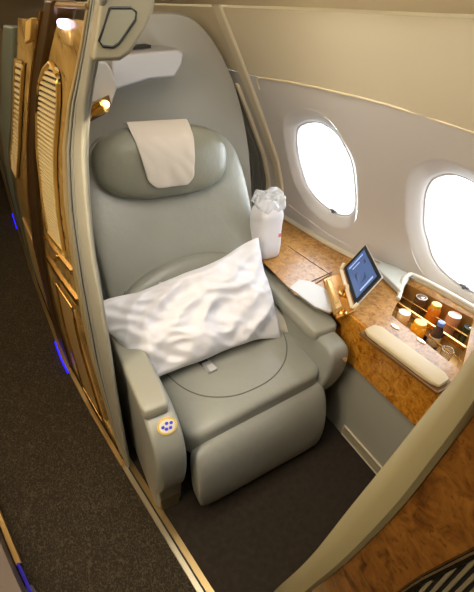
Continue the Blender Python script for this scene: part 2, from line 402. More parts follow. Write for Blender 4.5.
# lower storage door with gilt frame
dr, dl = mixc(cB, cPr, .2), mixc(cB, cPr, .62)
build('storage_door', [sheet(dr, dl, .1, .72, -.008, .01, ny=5)], CHAMP, sh, bevel=.003)
path = [(xt(dr(z))-.01, dr(z), z) for z in np.linspace(.08, .74, 10)]+[(xt(dl(z))-.01, dl(z), z) for z in np.linspace(.74, .08, 10)]
path.append(path[0]); build('storage_door_frame', [tube(path, .005, 8)], GOLD, sh)
ban = [mixc(cB, cPr, t) for t in (.05, .95)]
build('cross_trim', [sheet(ban[0], ban[1], .80, .83, -.008, .01, ny=6), sheet(ban[0], ban[1], .955, .967, -.008, .01, ny=6)], GOLD, sh, bevel=.002)
lq = hit_aisle(57, 256, -.01)
build('door_latch', [lathe(lq, [(.0, -.004), (.013, -.004), (.013, .004), (.008, .007), (0, .007)], axis=(-1, 0, 0)), box(lq[0]-.012, lq[0]-.006, lq[1]-.004, lq[1]+.004, lq[2]-.02, lq[2]-.004)], GOLD, sh)
# top rail and light of the shell
build('top_rail', [tube([(xt(y)-.004, y, 1.752) for y in (.86, .93, 1.0, 1.06)], .005, 10)], mat('rail_brown', (120, 96, 58), rough=.4), sh)
lp_ = ony(66, 24, 1.0)
build('aisle_lamp', [superell((lp_[0], lp_[1], lp_[2]), (.016, .034, .009), .7, .8, 20, 10)], LENS, sh)
build('lamp_housing', [superell((lp_[0]+.01, lp_[1]+.01, lp_[2]-.022), (.018, .045, .018), .5, .5, 24, 14)], CHAMP, sh)
# wing at the top of the partition
wy = .80
def wp(l, y): return [ony(p[0], p[1], y) for p in l]
wpx = [(103, -22), (160, -22), (154, 13), (147, 30), (131, 54), (121, 61), (92, 62), (93, 50)]
wa = wp(wpx, wy); wb = [(p[0], p[1]+.035, p[2]) for p in wa]
build('wing', [prism(wa, wb)], WING, sh, bevel=.008, smooth=True)
ipx = [(110, 8), (131, 8), (136, 12), (135, 20), (119, 43), (113, 47), (103, 46), (99, 41)]
ia = wp(ipx, wy-.001)
build('wing_inset', [tube(ia+[ia[0]], .0022, 8)], DARK, sh)
build('wing_plate', [prism(wp(scale2(ipx, .97), wy-.002), wp(scale2(ipx, .97), wy+.005))], mat('plate_olive', (134, 130, 108), rough=.5), sh)

sh2 = thing('privacy_shell', 'second champagne aisle partition, dark edge post and narrow louvre, behind the first', 'partition', (0, 2.2, 0))
build('edge_frame', [sheet(cPr, cPl, .0, 1.76, -.014, .05, ny=4)], mat('post_brown', (70, 50, 26), rough=.3, metal=.3), sh2, bevel=.006)
build('aisle_panel', [sheet(cPl, cQr, .0, 1.72, .0, .03, ny=8)], BURLA, sh2)
l2r, l2l = mixc(cPl, cQr, .52), mixc(cPl, cQr, .9)
louvre(sh2, l2r, l2l, 1.12, 1.62, 26, mat('gold_rim', (220, 180, 96)), CREAM, .01)
dr2, dl2 = mixc(cPl, cQr, .2), mixc(cPl, cQr, .8)
build('storage_door', [sheet(dr2, dl2, .1, .72, -.008, .01, ny=5)], CHAMP, sh2, bevel=.003)
build('edge_highlight', [sheet(mixc(cPr, cPl, .85), mixc(cPr, cPl, .99), .02, 1.74, -.018, .006, ny=3)], GOLD, sh2)
kk = [hit_aisle(*p) for p in [(36, 22), (42, 18), (40, 40), (34, 44)]]
build('switch_panel', [prism([(p[0]-.022, p[1], p[2]) for p in kk], [(p[0]-.01, p[1], p[2]) for p in kk])], mat('switch_gold', (226, 190, 110), rough=.3, metal=.4), sh2, bevel=.002)
sh3 = thing('privacy_shell', 'third aisle partition with pale grey-green edge, before the farthest one', 'partition', (-.05, 3.0, 0))
build('edge_frame', [sheet(cQr, cQl, .0, 1.70, -.012, .05, ny=4)], mat('post_green', (104, 112, 100), rough=.3, metal=.2), sh3, bevel=.006)
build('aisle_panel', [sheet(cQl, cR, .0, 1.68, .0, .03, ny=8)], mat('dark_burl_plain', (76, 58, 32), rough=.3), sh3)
sh4 = thing('privacy_shell', 'farthest dark aisle partition at the left edge of the view', 'partition', (-.09, 4.5, 0))
build('edge_frame', [sheet(cR, cR2, .0, 1.66, -.012, .05, ny=4)], mat('post_green', (104, 112, 100)), sh4, bevel=.006)
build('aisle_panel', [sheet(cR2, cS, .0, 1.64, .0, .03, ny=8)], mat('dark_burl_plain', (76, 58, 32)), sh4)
for ya, yb_, lab in ((1.84, 2.14, 'blue glowing floor strip light at the foot of the storage door'), (3.95, 4.3, 'small far blue floor strip light further down the aisle')):
    o = build('floor_strip_light', [loft([[(xt(y)-.038, y, .004), (xt(y)-.031, y, .004), (xt(y)-.031, y, .024), (xt(y)-.034, y, .024)] for y in np.linspace(ya, yb_, 8)])], LED, smooth=False)
    tag(recenter(o), lab, 'light', 'blue aisle floor lights')

# ---------------------------------------------------------------- shell of the seat in front (lower right)
fx = .45
def fo(px, py): p = onx(px, py, fx); return (p[1], p[2])
eo = dens([fo(*p) for p in [(262, 606), (272, 592), (304, 562), (346, 509), (386, 459), (425, 409), (454, 373), (476, 337), (486, 320)]], 4)
ei = dens([fo(*p) for p in [(296, 608), (310, 592), (350, 560), (400, 510), (440, 460), (474, 415), (500, 372)]], 5)
eoc = curve([(z, y) for y, z in eo]); eic = curve([(z, y) for y, z in ei])
fs = thing('front_seat_shell', 'burl wood shell of the seat in front with broad grey curved edge, lower right', 'partition', (fx, .1, 0))
def fsheet(ca, cb, z0, z1, x0, x1, nz=26, ny=4):
    return loft([[(x0, q, z) for q in np.linspace(ca(z), cb(z), ny)]+[(x1, q, z) for q in np.linspace(cb(z), ca(z), ny)] for z in np.linspace(z0, z1, nz)])
mm = mixc(eoc, eic, .72)
# rounded grey edge band
rings = []
for z in np.linspace(0, 1.55, 34):
    a, b = eoc(z), eic(z); w = a-b
    rings.append([(fx-.004, b, z), (fx-.012, b+.12*w, z), (fx-.014, b+.5*w, z), (fx-.008, b+.72*w, z), (fx+.012, a-.01*w, z), (fx+.03, a, z), (fx+.045, a-.05*w, z), (fx+.05, b, z)])
build('edge_frame', [loft(rings)], mat('front_edge', (152, 142, 106), rough=.45), fs)
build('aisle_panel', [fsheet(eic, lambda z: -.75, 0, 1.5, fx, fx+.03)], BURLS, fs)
# louvre low on the shell
lv = [onx(*p, fx) for p in [(398, 596), (425, 578), (474, 553), (520, 532), (560, 560), (560, 660), (400, 660)]]
build('louvre_recess', [prism([(p[0]-.004, p[1], p[2]) for p in lv], [(p[0]+.002, p[1], p[2]) for p in lv])], DARK, fs)
path = [(p[0]-.006, p[1], p[2]) for p in lv]; build('louvre_rim', [tube(dens(path+[path[0]], 3), .007, 8)], mat('rim_black', (44, 38, 28), rough=.2, metal=.5), fs)
path = [(p[0]-.01, p[1], p[2]+.008) for p in lv[:4]]; build('louvre_trim', [tube(path, .003, 8)], BRASS, fs)
y0, y1 = min(p[1] for p in lv)+.02, max(p[1] for p in lv)-.012; sl = []; NS = int((y1-y0)/.0105)
d1 = (lv[2][2]-lv[0][2])/(lv[2][1]-lv[0][1])
for k in range(NS+1):
    y = y0+(y1-y0)*k/NS; ztop = lv[0][2]+d1*(y-lv[0][1])-.018; zbm = lv[-1][2]
    sl.append(prism([(fx-.010, y-.003, zbm), (fx-.010, y+.003, zbm), (fx-.010, y+.003, ztop), (fx-.010, y-.003, ztop)], [(fx-.003, y-.003, zbm), (fx-.003, y+.003, zbm), (fx-.003, y+.003, ztop), (fx-.003, y-.003, ztop)]))
build('louvre', sl, mat('slat_drab', (122, 114, 90), rough=.5), fs, bevel=.0015, seg=2)

# ---------------------------------------------------------------- rear shell of the seat
so = [(-30, 330), (20, 200), (60, 110), (90, 60), (103, 38), (120, 22), (150, 12), (182, 13), (200, 23), (214, 40), (228, 66), (240, 100), (248, 140), (252, 185), (254, 250)]
ry = 2.08
fr_ = [ony(*p, ry) for p in so]; fr_ = dens(fr_, 3)
fr_ = [p for p in fr_ if p[2] > .05 and p[0] > .13]
fr_ = [(.13, ry, .05)]+fr_+[(fr_[-1][0], ry, .05)]
ss = thing('seat_back_shell', 'tall rounded grey shell rising behind the leather seat and its headrest', 'seat shell', (.7, ry, 0))
def inset(l, d):
    cx = .72; cz = .9; return [(cx+(p[0]-cx)*(1-d), p[1], cz+(p[2]-cz)*(1-d)) for p in l]
fo_ = [(p[0], ry, p[2]) for p in fr_]
rg = [[(p[0], ry+.08, p[2]) for p in fo_], [(p[0], ry+.02, p[2]) for p in fo_], [(p[0], ry, p[2]) for p in inset(fo_, .012)], [(p[0], ry, p[2]) for p in inset(fo_, .03)],
      [(p[0], ry+.03, p[2]) for p in inset(fo_, .14)], [(p[0], ry+.055, p[2]) for p in inset(fo_, .35)]]
build('shell_body', [loft(rg)], SHELL, ss)
bx = [(112, 56), (178, 49), (184, 53), (182, 64), (175, 77), (150, 79), (112, 91)]
a = [ony(*p, 1.90) for p in bx]; b = [(p[0], ry+.05, p[2]+.0) for p in a]
build('overhead_box', [prism(a, b)], BOXG, ss, bevel=.012)
a = [ony(*p, 2.02) for p in [(133, 47), (151, 45), (151, 48), (133, 50)]]
build('vent_slot', [prism(a, [(p[0], ry+.05, p[2]) for p in a])], DARK, ss)
# side box with warm reading lamp, near left
qx = [(90, 60), (107, 62), (112, 70), (118, 86), (112, 105), (90, 122), (84, 122), (80, 90)]
qy = 1.42
a = [ony(*p, qy) for p in qx]; b = [(p[0], qy+.62, p[2]) for p in a]
build('side_box', [prism(a, b)], mat('side_box_grey', (140, 138, 132), rough=.5), ss, bevel=.008)
a = [ony(*p, qy-.004) for p in [(89, 104), (109, 95), (111, 104), (105, 114), (90, 122)]]
build('lamp_recess', [prism(a, [(p[0], qy+.01, p[2]) for p in a])], mat('recess_brown', (70, 46, 18), rough=.4), ss)
lc_ = ony(99, 108, qy-.02)
lamp = build('reading_lamp', [lathe(lc_, [(0, -.03), (.014, -.028), (.02, -.01), (.022, .02), (.018, .024), (0, .02)], axis=(.75, -.5, .45))], GOLD, ss)
build('lamp_glow', [superell((lc_[0]+.018, lc_[1]-.012, lc_[2]+.012), (.014, .009, .012), 1, 1, 16, 10)], BULB, lamp)
build('lamp_arm', [tube([(lc_[0]-.01, lc_[1]+.01, lc_[2]-.01), (lc_[0]-.035, lc_[1]+.008, lc_[2]-.03), (lc_[0]-.055, lc_[1]+.03, lc_[2]-.03)], .005, 8)], GOLD, lamp)

# ---------------------------------------------------------------- the seat
seat = thing('aeroplane_seat', 'grey leather business class seat with wide armrests and leg rest', 'seat', (.68, 1.2, 0))
SX = .675
def wr(p, s=6, a=.004):
    n = noise.noise(Vector(p)*s); return n*a
def cushf(p):
    q = Vector(p); f = abs(q.x)/.36
    q.y += .03*(q.x/.35); q.z += .012*(q.x/.35)
    q.z += -.012*f*f + .006*math.cos(q.y*10)+wr(q, 9, .006) if q.z > 0 else 0
    return q
build('seat_cushion', [superell((SX, 1.175, .400), (.352, .325, .09), .28, .2, 72, 36, cushf)], LEA, seat)
# oval stitched seam lying on the cushion
from math import cos, sin, pi
seamp = [(SX+.315*sgn(cos(t), .85), 1.29+.37*sgn(sin(t), .9)+.03*cos(t), 0) for t in np.linspace(pi+.1, 2*pi-.1, 44)]
bpy.context.view_layer.update()
def topz(obj_, x, y):
    dg = bpy.context.evaluated_depsgraph_get(); e = obj_.evaluated_get(dg); w = WORLD[obj_.name]
    ok, loc, nrm, idx = e.ray_cast(Vector((x, y, 3))-w, Vector((0, 0, -1))); return (loc+w).z if ok else .4
cu = [o for o in C.objects if o.name.startswith('seat_cushion')][0]
sm = [(x, y, topz(cu, x, y)+.0005) for x, y, _ in seamp]
build('cushion_seam', [tube(sm, .0028, 6)], mat('seam_dark', (96, 98, 88), rough=.6), seat)
# leg rest hanging below the cushion front
lr = [(SX, .905, .285, .335, .05), (SX, .85, .295, .345, .058), (SX, .82, .27, .345, .05)]
path = dens([(SX, 1.0, .262, .33, .03), (SX, .90, .285, .345, .045), (SX, .835, .262, .345, .055), (SX, .80, .18, .345, .055), (SX, .79, .09, .345, .05), (SX, .80, .045, .335, .03)], 5)
build('leg_rest', [spine([(SX, .885, .385, .31, .02), (SX, .865, .38, .335, .04), (SX, .845, .345, .345, .052), (SX, .828, .28, .347, .056), (SX, .815, .19, .346, .055), (SX, .81, .11, .34, .05), (SX, .812, .05, .325, .042), (SX, .815, .02, .30, .025)], .25, 48)], LEA, seat, sub=1)
for v in [o for o in C.objects if o.name == 'leg_rest'][0].data.vertices: v.co.y += .035*(v.co.x/.35)*(.3+v.co.z/.4)
build('leg_rest_piping', [tube([(SX-.325, .80-.0*k, z) for k, z in enumerate(np.linspace(.3, .07, 8))], .004, 8)], mat('piping', (170, 172, 160), rough=.4), seat)
# backrest
BX = .635
bp_ = dens([(BX, 1.42, .30, .37, .06), (BX, 1.47, .42, .385, .08), (BX, 1.56, .62, .40, .085), (BX, 1.68, .86, .405, .085), (BX, 1.79, 1.06, .40, .08), (BX, 1.86, 1.19, .37, .07), (BX, 1.90, 1.27, .29, .05), (BX, 1.91, 1.30, .2, .03)], 5)
build('backrest', [spine(bp_, .3, 56)], LEA, seat, sub=1)
# lumbar cushion with arched top
lum = []
for j, v in enumerate(np.linspace(0, 1, 16)):
    row = []
    for i, u in enumerate(np.linspace(-1, 1, 31)):
        topv = .27+.19*math.sqrt(max(0, 1-u*u))
        s = v*topv
        y = 1.435+.42*s; z = .40+s*.87 if 1 else 0
        bul = .05*(1-.5*abs(u)**6)*(math.sin(math.pi*min(1, max(0, v)))**.35 if 0 < v < 1 else 0)
        row.append((BX+.02+u*.38, y-bul*1.0-.07, z+bul*.3))
    lum.append(row)
V = [p for r in lum for p in r]; n = 31
F = [(j*n+i, j*n+i+1, (j+1)*n+i+1, (j+1)*n+i) for j in range(15) for i in range(n-1)]
build('lumbar_cushion', [(V, F)], LEA, seat, solid=.02, solidoff=-1)
build('lumbar_seam', [tube([Vector(p)+Vector((0, .004, .002)) for p in lum[-1]], .005, 6)], mat('seam_dark', (96, 98, 88), rough=.6), seat)
# headrest
def hf(p):
    q = Vector(p); k = q.x/.325
    q.z += -.012*k*k; q.y += .035*k*k-.0
    q.z *= 1-.10*abs(k)**3
    q.z += wr(q, 8, .004); q.y += .006*math.sin(q.x*70+2*math.sin(q.x*23))*max(0, abs(q.z)/.15-.35)
    return q
HX, HY, HZ = .595, 1.70, 1.212
hd = build('headrest', [superell((HX, HY, HZ), (.31, .095, .152), .7, .6, 72, 40, hf)], LEAH, seat)
build('headrest_seam', [tube([(HX+.306*cos(t), HY+.03+.035*cos(t)**2, HZ-.006+.146*sin(t)) for t in np.linspace(pi, 2*pi, 40)], .004, 6)], mat('seam_dark', (96, 98, 88)), seat)
# arms
def arm(name, x0, x1, prof, m, bev=.025):
    return build(name, [prism([(x0, y, z) for y, z in prof], [(x1, y, z) for y, z in prof])], m, seat, bevel=bev, seg=4)
profL = dens([(1.62, .60), (1.4, .615), (1.1, .605), (.93, .60), (.85, .58), (.80, .53), (.775, .46), (.775, .36), (.80, .25), (.84, .17)], 4)+[(.86, .0), (1.62, .0)]
arm('armrest_body', .185, .30, profL, LEA, .022)
def cap(x0, x1, y0, y1, z, t):
    xc = (x0+x1)/2; yc = (y0+y1)/2
    def f(p): q = Vector(p); q.z += -.02*max(0, -(p[1])/(y1-y0)*2-.6); return q
    return superell((xc, yc, z), ((x1-x0)/2, (y1-y0)/2, t), .35, .22, 48, 20, f)
build('armrest_pad', [cap(.178, .282, .875, 1.56, .622, .035)], PLA, seat)
profR = [(y+.02, z+.015 if z > .1 else z) for y, z in profL]
profR = dens([(1.62, .60), (1.4, .625), (1.1, .62), (.96, .62), (.875, .612), (.84, .57), (.84, .47), (.87, .36), (.92, .25), (.98, .15)], 4)+[(1.0, .0), (1.62, .0)]
arm('armrest_body', .995, 1.10, profR, LEA, .022)
build('armrest_pad', [cap(.97, 1.115, .95, 1.56, .632, .035)], PLA, seat)
# foot of the left arm
build('armrest_base', [box(.20, .285, .85, 1.4, .0, .1)], mat('base_drab', (98, 90, 66), rough=.5), seat, bevel=.006)
# control oval with blue keys
cp = np.array(hitf(167, 426, lambda p: p[2]-float(np.interp(p[1], [.775, .80, .85, .93], [.46, .53, .58, .60]))-.004))
nrm = Vector((0, -.62, .78)).normalized(); ux = Vector((1, 0, 0)); vx = nrm.cross(ux).normalized()
def ov(c, rx, ry_, t, n=28): 
    return prism([Vector(c)+ux*rx*cos(2*pi*k/n)+vx*ry_*sin(2*pi*k/n) for k in range(n)], [Vector(c)+nrm*t+ux*rx*cos(2*pi*k/n)+vx*ry_*sin(2*pi*k/n) for k in range(n)])
ctl = build('seat_control', [ov(cp, .036, .030, .004)], mat('control_gold', (222, 190, 96), rough=.35, metal=.2), seat, bevel=.001)
build('control_plate', [ov(cp+np.array(nrm)*.003, .029, .023, .003)], mat('control_cream', (222, 214, 190), rough=.4), ctl)
keys = []
for dx, dy in ((-.016, .0), (0, .009), (.016, .006), (-.006, -.009), (.009, -.009)):
    c = Vector(cp)+ux*dx+vx*dy+nrm*.005
    keys.append(ov(c, .0062, .0055, .003, 14))
build('control_keys', keys, mat('key_blue', (52, 60, 160), rough=.3, emit=(50, 60, 220), es=.25), ctl)
c2_ = np.array((1.065, .838, .56))
build('seat_control', [ov(c2_, .012, .016, .004)], mat('control_drab', (150, 120, 84), rough=.4), seat)
# belt buckle
bc = onz(211, 366, .49)
bz = .478
bk = build('belt_buckle', [prism([(bc[0]-.03, bc[1]-.035, bz), (bc[0]+.022, bc[1]-.03, bz), (bc[0]+.012, bc[1]+.035, bz+.004), (bc[0]-.034, bc[1]+.03, bz+.004)],
     [(bc[0]-.028, bc[1]-.033, bz+.018), (bc[0]+.02, bc[1]-.028, bz+.018), (bc[0]+.01, bc[1]+.033, bz+.02), (bc[0]-.032, bc[1]+.028, bz+.02)])], mat('buckle_steel', (170, 170, 170), rough=.35, metal=.3), seat, bevel=.005)
build('buckle_lid', [prism([(bc[0]-.020, bc[1]-.040, bz+.019), (bc[0]+.014, bc[1]-.036, bz+.019), (bc[0]+.008, bc[1]+.004, bz+.021), (bc[0]-.022, bc[1]+.002, bz+.021)],
     [(bc[0]-.018, bc[1]-.038, bz+.026), (bc[0]+.012, bc[1]-.034, bz+.026), (bc[0]+.006, bc[1]+.002, bz+.025), (bc[0]-.020, bc[1], bz+.025)])], mat('buckle_lid_steel', (214, 214, 214), rough=.3, metal=.4), bk, bevel=.002)
build('belt_webbing', [tube([(bc[0]-.012, bc[1]+.02, bz+.01), (bc[0]-.03, bc[1]+.08, bz+.006), (bc[0]-.06, bc[1]+.2, bz+.0)], .022, 12, flat=.12)], mat('webbing', (60, 60, 60), rough=.8), seat)

# cloth on the headrest
bpy.context.view_layer.update()
def fronty(o, x, z):
    dg = bpy.context.evaluated_depsgraph_get(); e = o.evaluated_get(dg); w = WORLD[o.name]
    ok, loc, nr, i = e.ray_cast(Vector((x, 0, z))-w, Vector((0, 1, 0))); return (loc+w).y if ok else None
cl = []; nu, nv = 17, 24
for j in range(nv):
    row = []
    for i in range(nu):
        u = i/(nu-1); v = j/(nv-1)
        x = .445+.245*u+.01*v*(0.5-u)+.025*(1-v)*(u-.5)
        # drape: first fifth goes over the top, then down the front
        if v < .22:
            t = (v/.22); zz = HZ+.152+.02-.014*(1-t); yy = HY+.05-.06*t
            row.append((x, yy, zz)); continue
        s = (v-.22)/.78; z = HZ+.150-.232*s; x += .035*s*(1-u)
        # rounded lower corners
        k = max(0, (s-.8)/.2); x = .60+(x-.60)*(1-.3*k**2)
        y = fronty(hd, x, min(z, HZ+.142))
        y = y if y else HY
        row.append((x, y-.011-.009*abs(noise.noise(Vector((x*16+z*9, z*10, 3)))), z))
    cl.append(row)
V = [p for r in cl for p in r]; F = [(j*nu+i, j*nu+i+1, (j+1)*nu+i+1, (j+1)*nu+i) for j in range(nv-1) for i in range(nu-1)]
o = build('headrest_cloth', [(V, F)], NAPK, solid=.003, sub=1)
tag(recenter(o), 'small off-white cloth draped over the grey headrest', 'cloth')

# pillow
def pillow(name, TL, TR, BR, BL, th, m, seed, wrk=.014, lip=.02):
    TL, TR, BR, BL = map(Vector, (TL, TR, BR, BL)); N = 56; M = 40
    nrm = (TR-TL).cross(BL-TL).normalized()
    if nrm.y > 0: nrm = -nrm
    rings = []
    def P(u, v, side):
        pin = 1
        uu = u; vv = v
        p = TL*(1-uu)*(1-vv)+TR*uu*(1-vv)+BR*uu*vv+BL*(1-uu)*vv
        cu_, cv_ = 2*u-1, 2*v-1
        # edges pulled in between corners
        ctr = (TL+TR+BR+BL)/4
        p = p+(ctr-p)*(.07*(1-cu_**2)*cv_**2+.05*(1-cv_**2)*cu_**2)
        e = max(0, (1-abs(cu_)**2.6))**.55*max(0, (1-abs(cv_)**2.6))**.55
        h = th*e
        q = Vector((u*5.5+seed, v*3.2, seed*1.7))
        big = noise.noise(Vector((u*2.1+seed, v*1.6, 5)))*.35
        w1 = 1-abs(noise.noise(Vector((u*3.6+v*3.2+seed, v*1.6-u*1.6, 1.3))))*2.6
        w2 = 1-abs(noise.noise(Vector((u*9-v*5+seed*2, v*6+u*2, 7.1))))*2.4
        w3 = noise.noise(Vector((u*20, v*15, seed)))
        if side > 0: h = h*(1+big)+(e**.6)*(wrk*w1+wrk*.45*w2+wrk*.15*w3)-wrk*.5*e
        ed = 1-e
        wob = Vector((0, 0, 1))*noise.noise(Vector((u*4, v*4, seed)))*.045*ed
        return p+nrm*h*side+wob
    rows = []
    V = []; F = []
    for side in (1, -1):
        b = len(V)
        for j in range(M+1):
            for i in range(N+1): V.append(P(i/N, j/M, side)+nrm*.0008*side)
        for j in range(M):
            for i in range(N):
                f = (b+j*(N+1)+i, b+j*(N+1)+i+1, b+(j+1)*(N+1)+i+1, b+(j+1)*(N+1)+i); F.append(f if side > 0 else f[::-1])
    K = (N+1)*(M+1)
    bd = [i for i in range(N+1)]+[(j+1)*(N+1)-1 for j in range(1, M+1)]+[M*(N+1)+i for i in range(N-1, -1, -1)]+[j*(N+1) for j in range(M-1, 0, -1)]
    for k in range(len(bd)):
        a_, b_ = bd[k], bd[(k+1) % len(bd)]; F.append((a_, a_+K, b_+K, b_))
    return build(name, [(V, F)], m, sub=1)
o = pillow('pillow', (.115, 1.36, .775), (.97, 1.46, .875), (.945, 1.13, .515), (.235, 1.11, .53), .088, WHITE, 3.3, .042)
tag(recenter(o), 'large crumpled white pillow leaning against the seat back', 'pillow')
o = pillow('folded_blanket', (.45, 1.47, .74), (1.0, 1.49, .76), (1.02, 1.15, .485), (.45, 1.19, .485), .03, BLAN, 8.1, .006)
tag(recenter(o), 'cream folded blanket tucked behind the white pillow on the seat', 'blanket')

# ---------------------------------------------------------------- side console
CT = .70
con = thing('side_console', 'burl wood side console beneath the cabin windows', 'console', (1.4, 1.1, 0))
ix = 1.165
ysn = list(np.linspace(.1, 2.05, 14))
out = [(xw(y, CT)-.004, y) for y in ysn]
poly = [(ix, .1), (ix, 1.56), (1.06, 1.57), (1.06, 2.05)]+out[::-1]
top = build('console_top', [prism([(x, y, CT-.1) for x, y in poly], [(x, y, CT) for x, y in poly])], BURLT, con, smooth=False)
# well for drinks
wl4 = [onz(*p, CT) for p in [(406, 283), (474, 319), (462, 372), (391, 315)]]
wc = Vector((sum(p[0] for p in wl4)/4, sum(p[1] for p in wl4)/4, 0))
WELL = .115
ct = build('cut', [prism([(p[0], p[1], CT-WELL) for p in wl4], [(p[0], p[1], CT+.05) for p in wl4])], BURLT, smooth=False)
top.location = top.location; bpy.context.view_layer.update(); boolean_cut(top, ct)
def shrink(l, s, z): return [Vector((wc.x+(p[0]-wc.x)*s, wc.y+(p[1]-wc.y)*s, z)) for p in l]
build('drinks_well', [loft([shrink(wl4, 1.0, CT-.001), shrink(wl4, .992, CT-.001), shrink(wl4, .99, CT-WELL+.004), shrink(wl4, .2, CT-WELL+.004)], cap=False)], mat('well_gold', (176, 134, 70), rough=.3, metal=.5), con, smooth=False)
A_, B_, C_, D_ = [Vector(p) for p in wl4]
md1 = A_.lerp(D_, .5); md2 = B_.lerp(C_, .5)
dv = (md2-md1).normalized(); pv = Vector((-dv.y, dv.x, 0))
build('well_divider', [prism([(md1+pv*s)+Vector((0, 0, -.045)) for s in (.006, -.006)]+[(md2+pv*s)+Vector((0, 0, -.045)) for s in (-.006, .006)], [(md1+pv*s)+Vector((0, 0, -.022)) for s in (.006, -.006)]+[(md2+pv*s)+Vector((0, 0, -.022)) for s in (-.006, .006)]),
     ], GOLD, con, bevel=.002)
for s in (.27, .74):
    a1, a2 = A_.lerp(D_, s), B_.lerp(C_, s)
    build('well_bar', [tube([a1+Vector((0, 0, -.03)), a2+Vector((0, 0, -.03))], .0035, 8)], GOLD, con)
rimp = [Vector(onz(*p, z)) for p, z in [((398, 299), .705), ((401, 290), .715), ((403, 281), .73), ((407, 276), .74), ((413, 275), .74), ((430, 283), .74), ((452, 295), .74), ((480, 311), .74), ((500, 322), .74)]]
build('well_rim', [tube(dens(rimp, 5), .011, 10)], mat('rim_grey', (206, 202, 190), rough=.35), con)
# fascia, lower grey panel, vent
fz = .46
build('console_fascia', [box(ix-.012, ix+.02, .1, 1.55, fz, CT-.002)], BURLF, con, bevel=.006)
build('console_panel', [box(ix+.006, ix+.04, .1, 2.0, .0, fz)], PANELG, con, smooth=False)
vn = [box(ix-.004, ix+.008, .50, .80, .012, .018), box(ix-.004, ix+.008, .50, .80, .074, .08), box(ix-.004, ix+.008, .795, .801, .012, .08), box(ix-.004, ix+.008, .499, .505, .012, .08)]
build('vent_frame', vn, mat('vent_alu', (196, 186, 160), rough=.4), con)
build('vent_grille', [box(ix-.001, ix+.008, .50, .80, .02+.009*k, .025+.009*k) for k in range(6)], mat('vent_slat', (150, 140, 116), rough=.5), con)
# wall ledge behind the console top
struct(build('trim_20', [loft([[(xw(y, CT)-.028, y, CT+.001), (xw(y, CT)-.003, y, CT+.001), (xw(y, CT+.02)-.003, y, CT+.022), (xw(y, CT)-.022, y, CT+.014)] for y in np.linspace(.3, 1.95, 14)])], mat('ledge', (196, 186, 160), rough=.4), bevel=.003))
struct(build('trim_21', [tube([hit_wall(*p, -.002) for p in [(289, 205), (300, 214), (330, 236), (349, 246), (380, 262), (440, 292)]], .005, 8)], WALL))

# padded roll lid on the inner edge
rl = [Vector(onz(*p, CT+.03)) for p in [(370, 328), (444, 383)]]
pd = thing('padded_armrest', 'long beige padded console rest edged in dark gold', 'armrest', (rl[0].x, rl[0].y, CT))
dr_ = (rl[1]-rl[0]).normalized(); sd = Vector((-dr_.y, dr_.x, 0))
rings = []
for t in np.linspace(0, 1, 14):
    e = (1-abs(2*t-1)**30)**.5 if 0 < t < 1 else .7
    c = rl[0].lerp(rl[1], t)
    rings.append([c+sd*.044*e*sgn(cos(q), .4)+Vector((0, 0, 1))*.012*e*sgn(sin(q), .5) for q in np.linspace(0, 2*pi, 21)[:-1]])
build('pad', [loft(rings)], PADB, pd)
def rod(off, z, r): return tube([rl[0]-dr_*.012+sd*off+Vector((0, 0, z)), rl[1]+dr_*.012+sd*off+Vector((0, 0, z))], r, 8)
build('pad_tray', [prism([c+sd*s+Vector((0, 0, -.029)) for c, s in ((rl[0]-dr_*.012, .047), (rl[1]+dr_*.012, .047), (rl[1]+dr_*.012, -.047), (rl[0]-dr_*.012, -.047))],
     [c+sd*s+Vector((0, 0, -.012)) for c, s in ((rl[0]-dr_*.012, .047), (rl[1]+dr_*.012, .047), (rl[1]+dr_*.012, -.047), (rl[0]-dr_*.012, -.047))])], mat('pad_tray_brown', (110, 74, 30), rough=.3), pd, bevel=.004)

# folding tray table area; window glare on it is modelled as a pale slab
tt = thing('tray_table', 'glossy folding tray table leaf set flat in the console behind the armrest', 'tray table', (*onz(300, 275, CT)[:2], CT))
tp = [onz(*p, CT+.001) for p in [(262, 262), (268, 250), (278, 243), (290, 244), (332, 274), (296, 296)]]
build('wood_leaf', [prism(tp, [(p[0], p[1], CT+.007) for p in tp])], BURLT, tt, bevel=.002, smooth=False)
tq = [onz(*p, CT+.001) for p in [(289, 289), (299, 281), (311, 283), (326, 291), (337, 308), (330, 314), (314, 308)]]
build('glare_leaf', [prism(tq, [(p[0], p[1], CT+.011) for p in tq])], mat('glare_pale', (158, 150, 138), rough=.3, coat=.3), tt, bevel=.002, smooth=False)
tl = [onz(*p, CT+.0085) for p in [(264, 257), (290, 262), (332, 276)]]
sl1 = [onz(*p, CT+.008) for p in [(288, 246), (310, 261), (331, 275)]]
sl2 = [onz(*p, CT+.009) for p in [(288, 291), (310, 282), (332, 272)]]
build('table_seam', [tube(sl1, .0014, 6), tube(sl2, .002, 6)], DARK, tt)

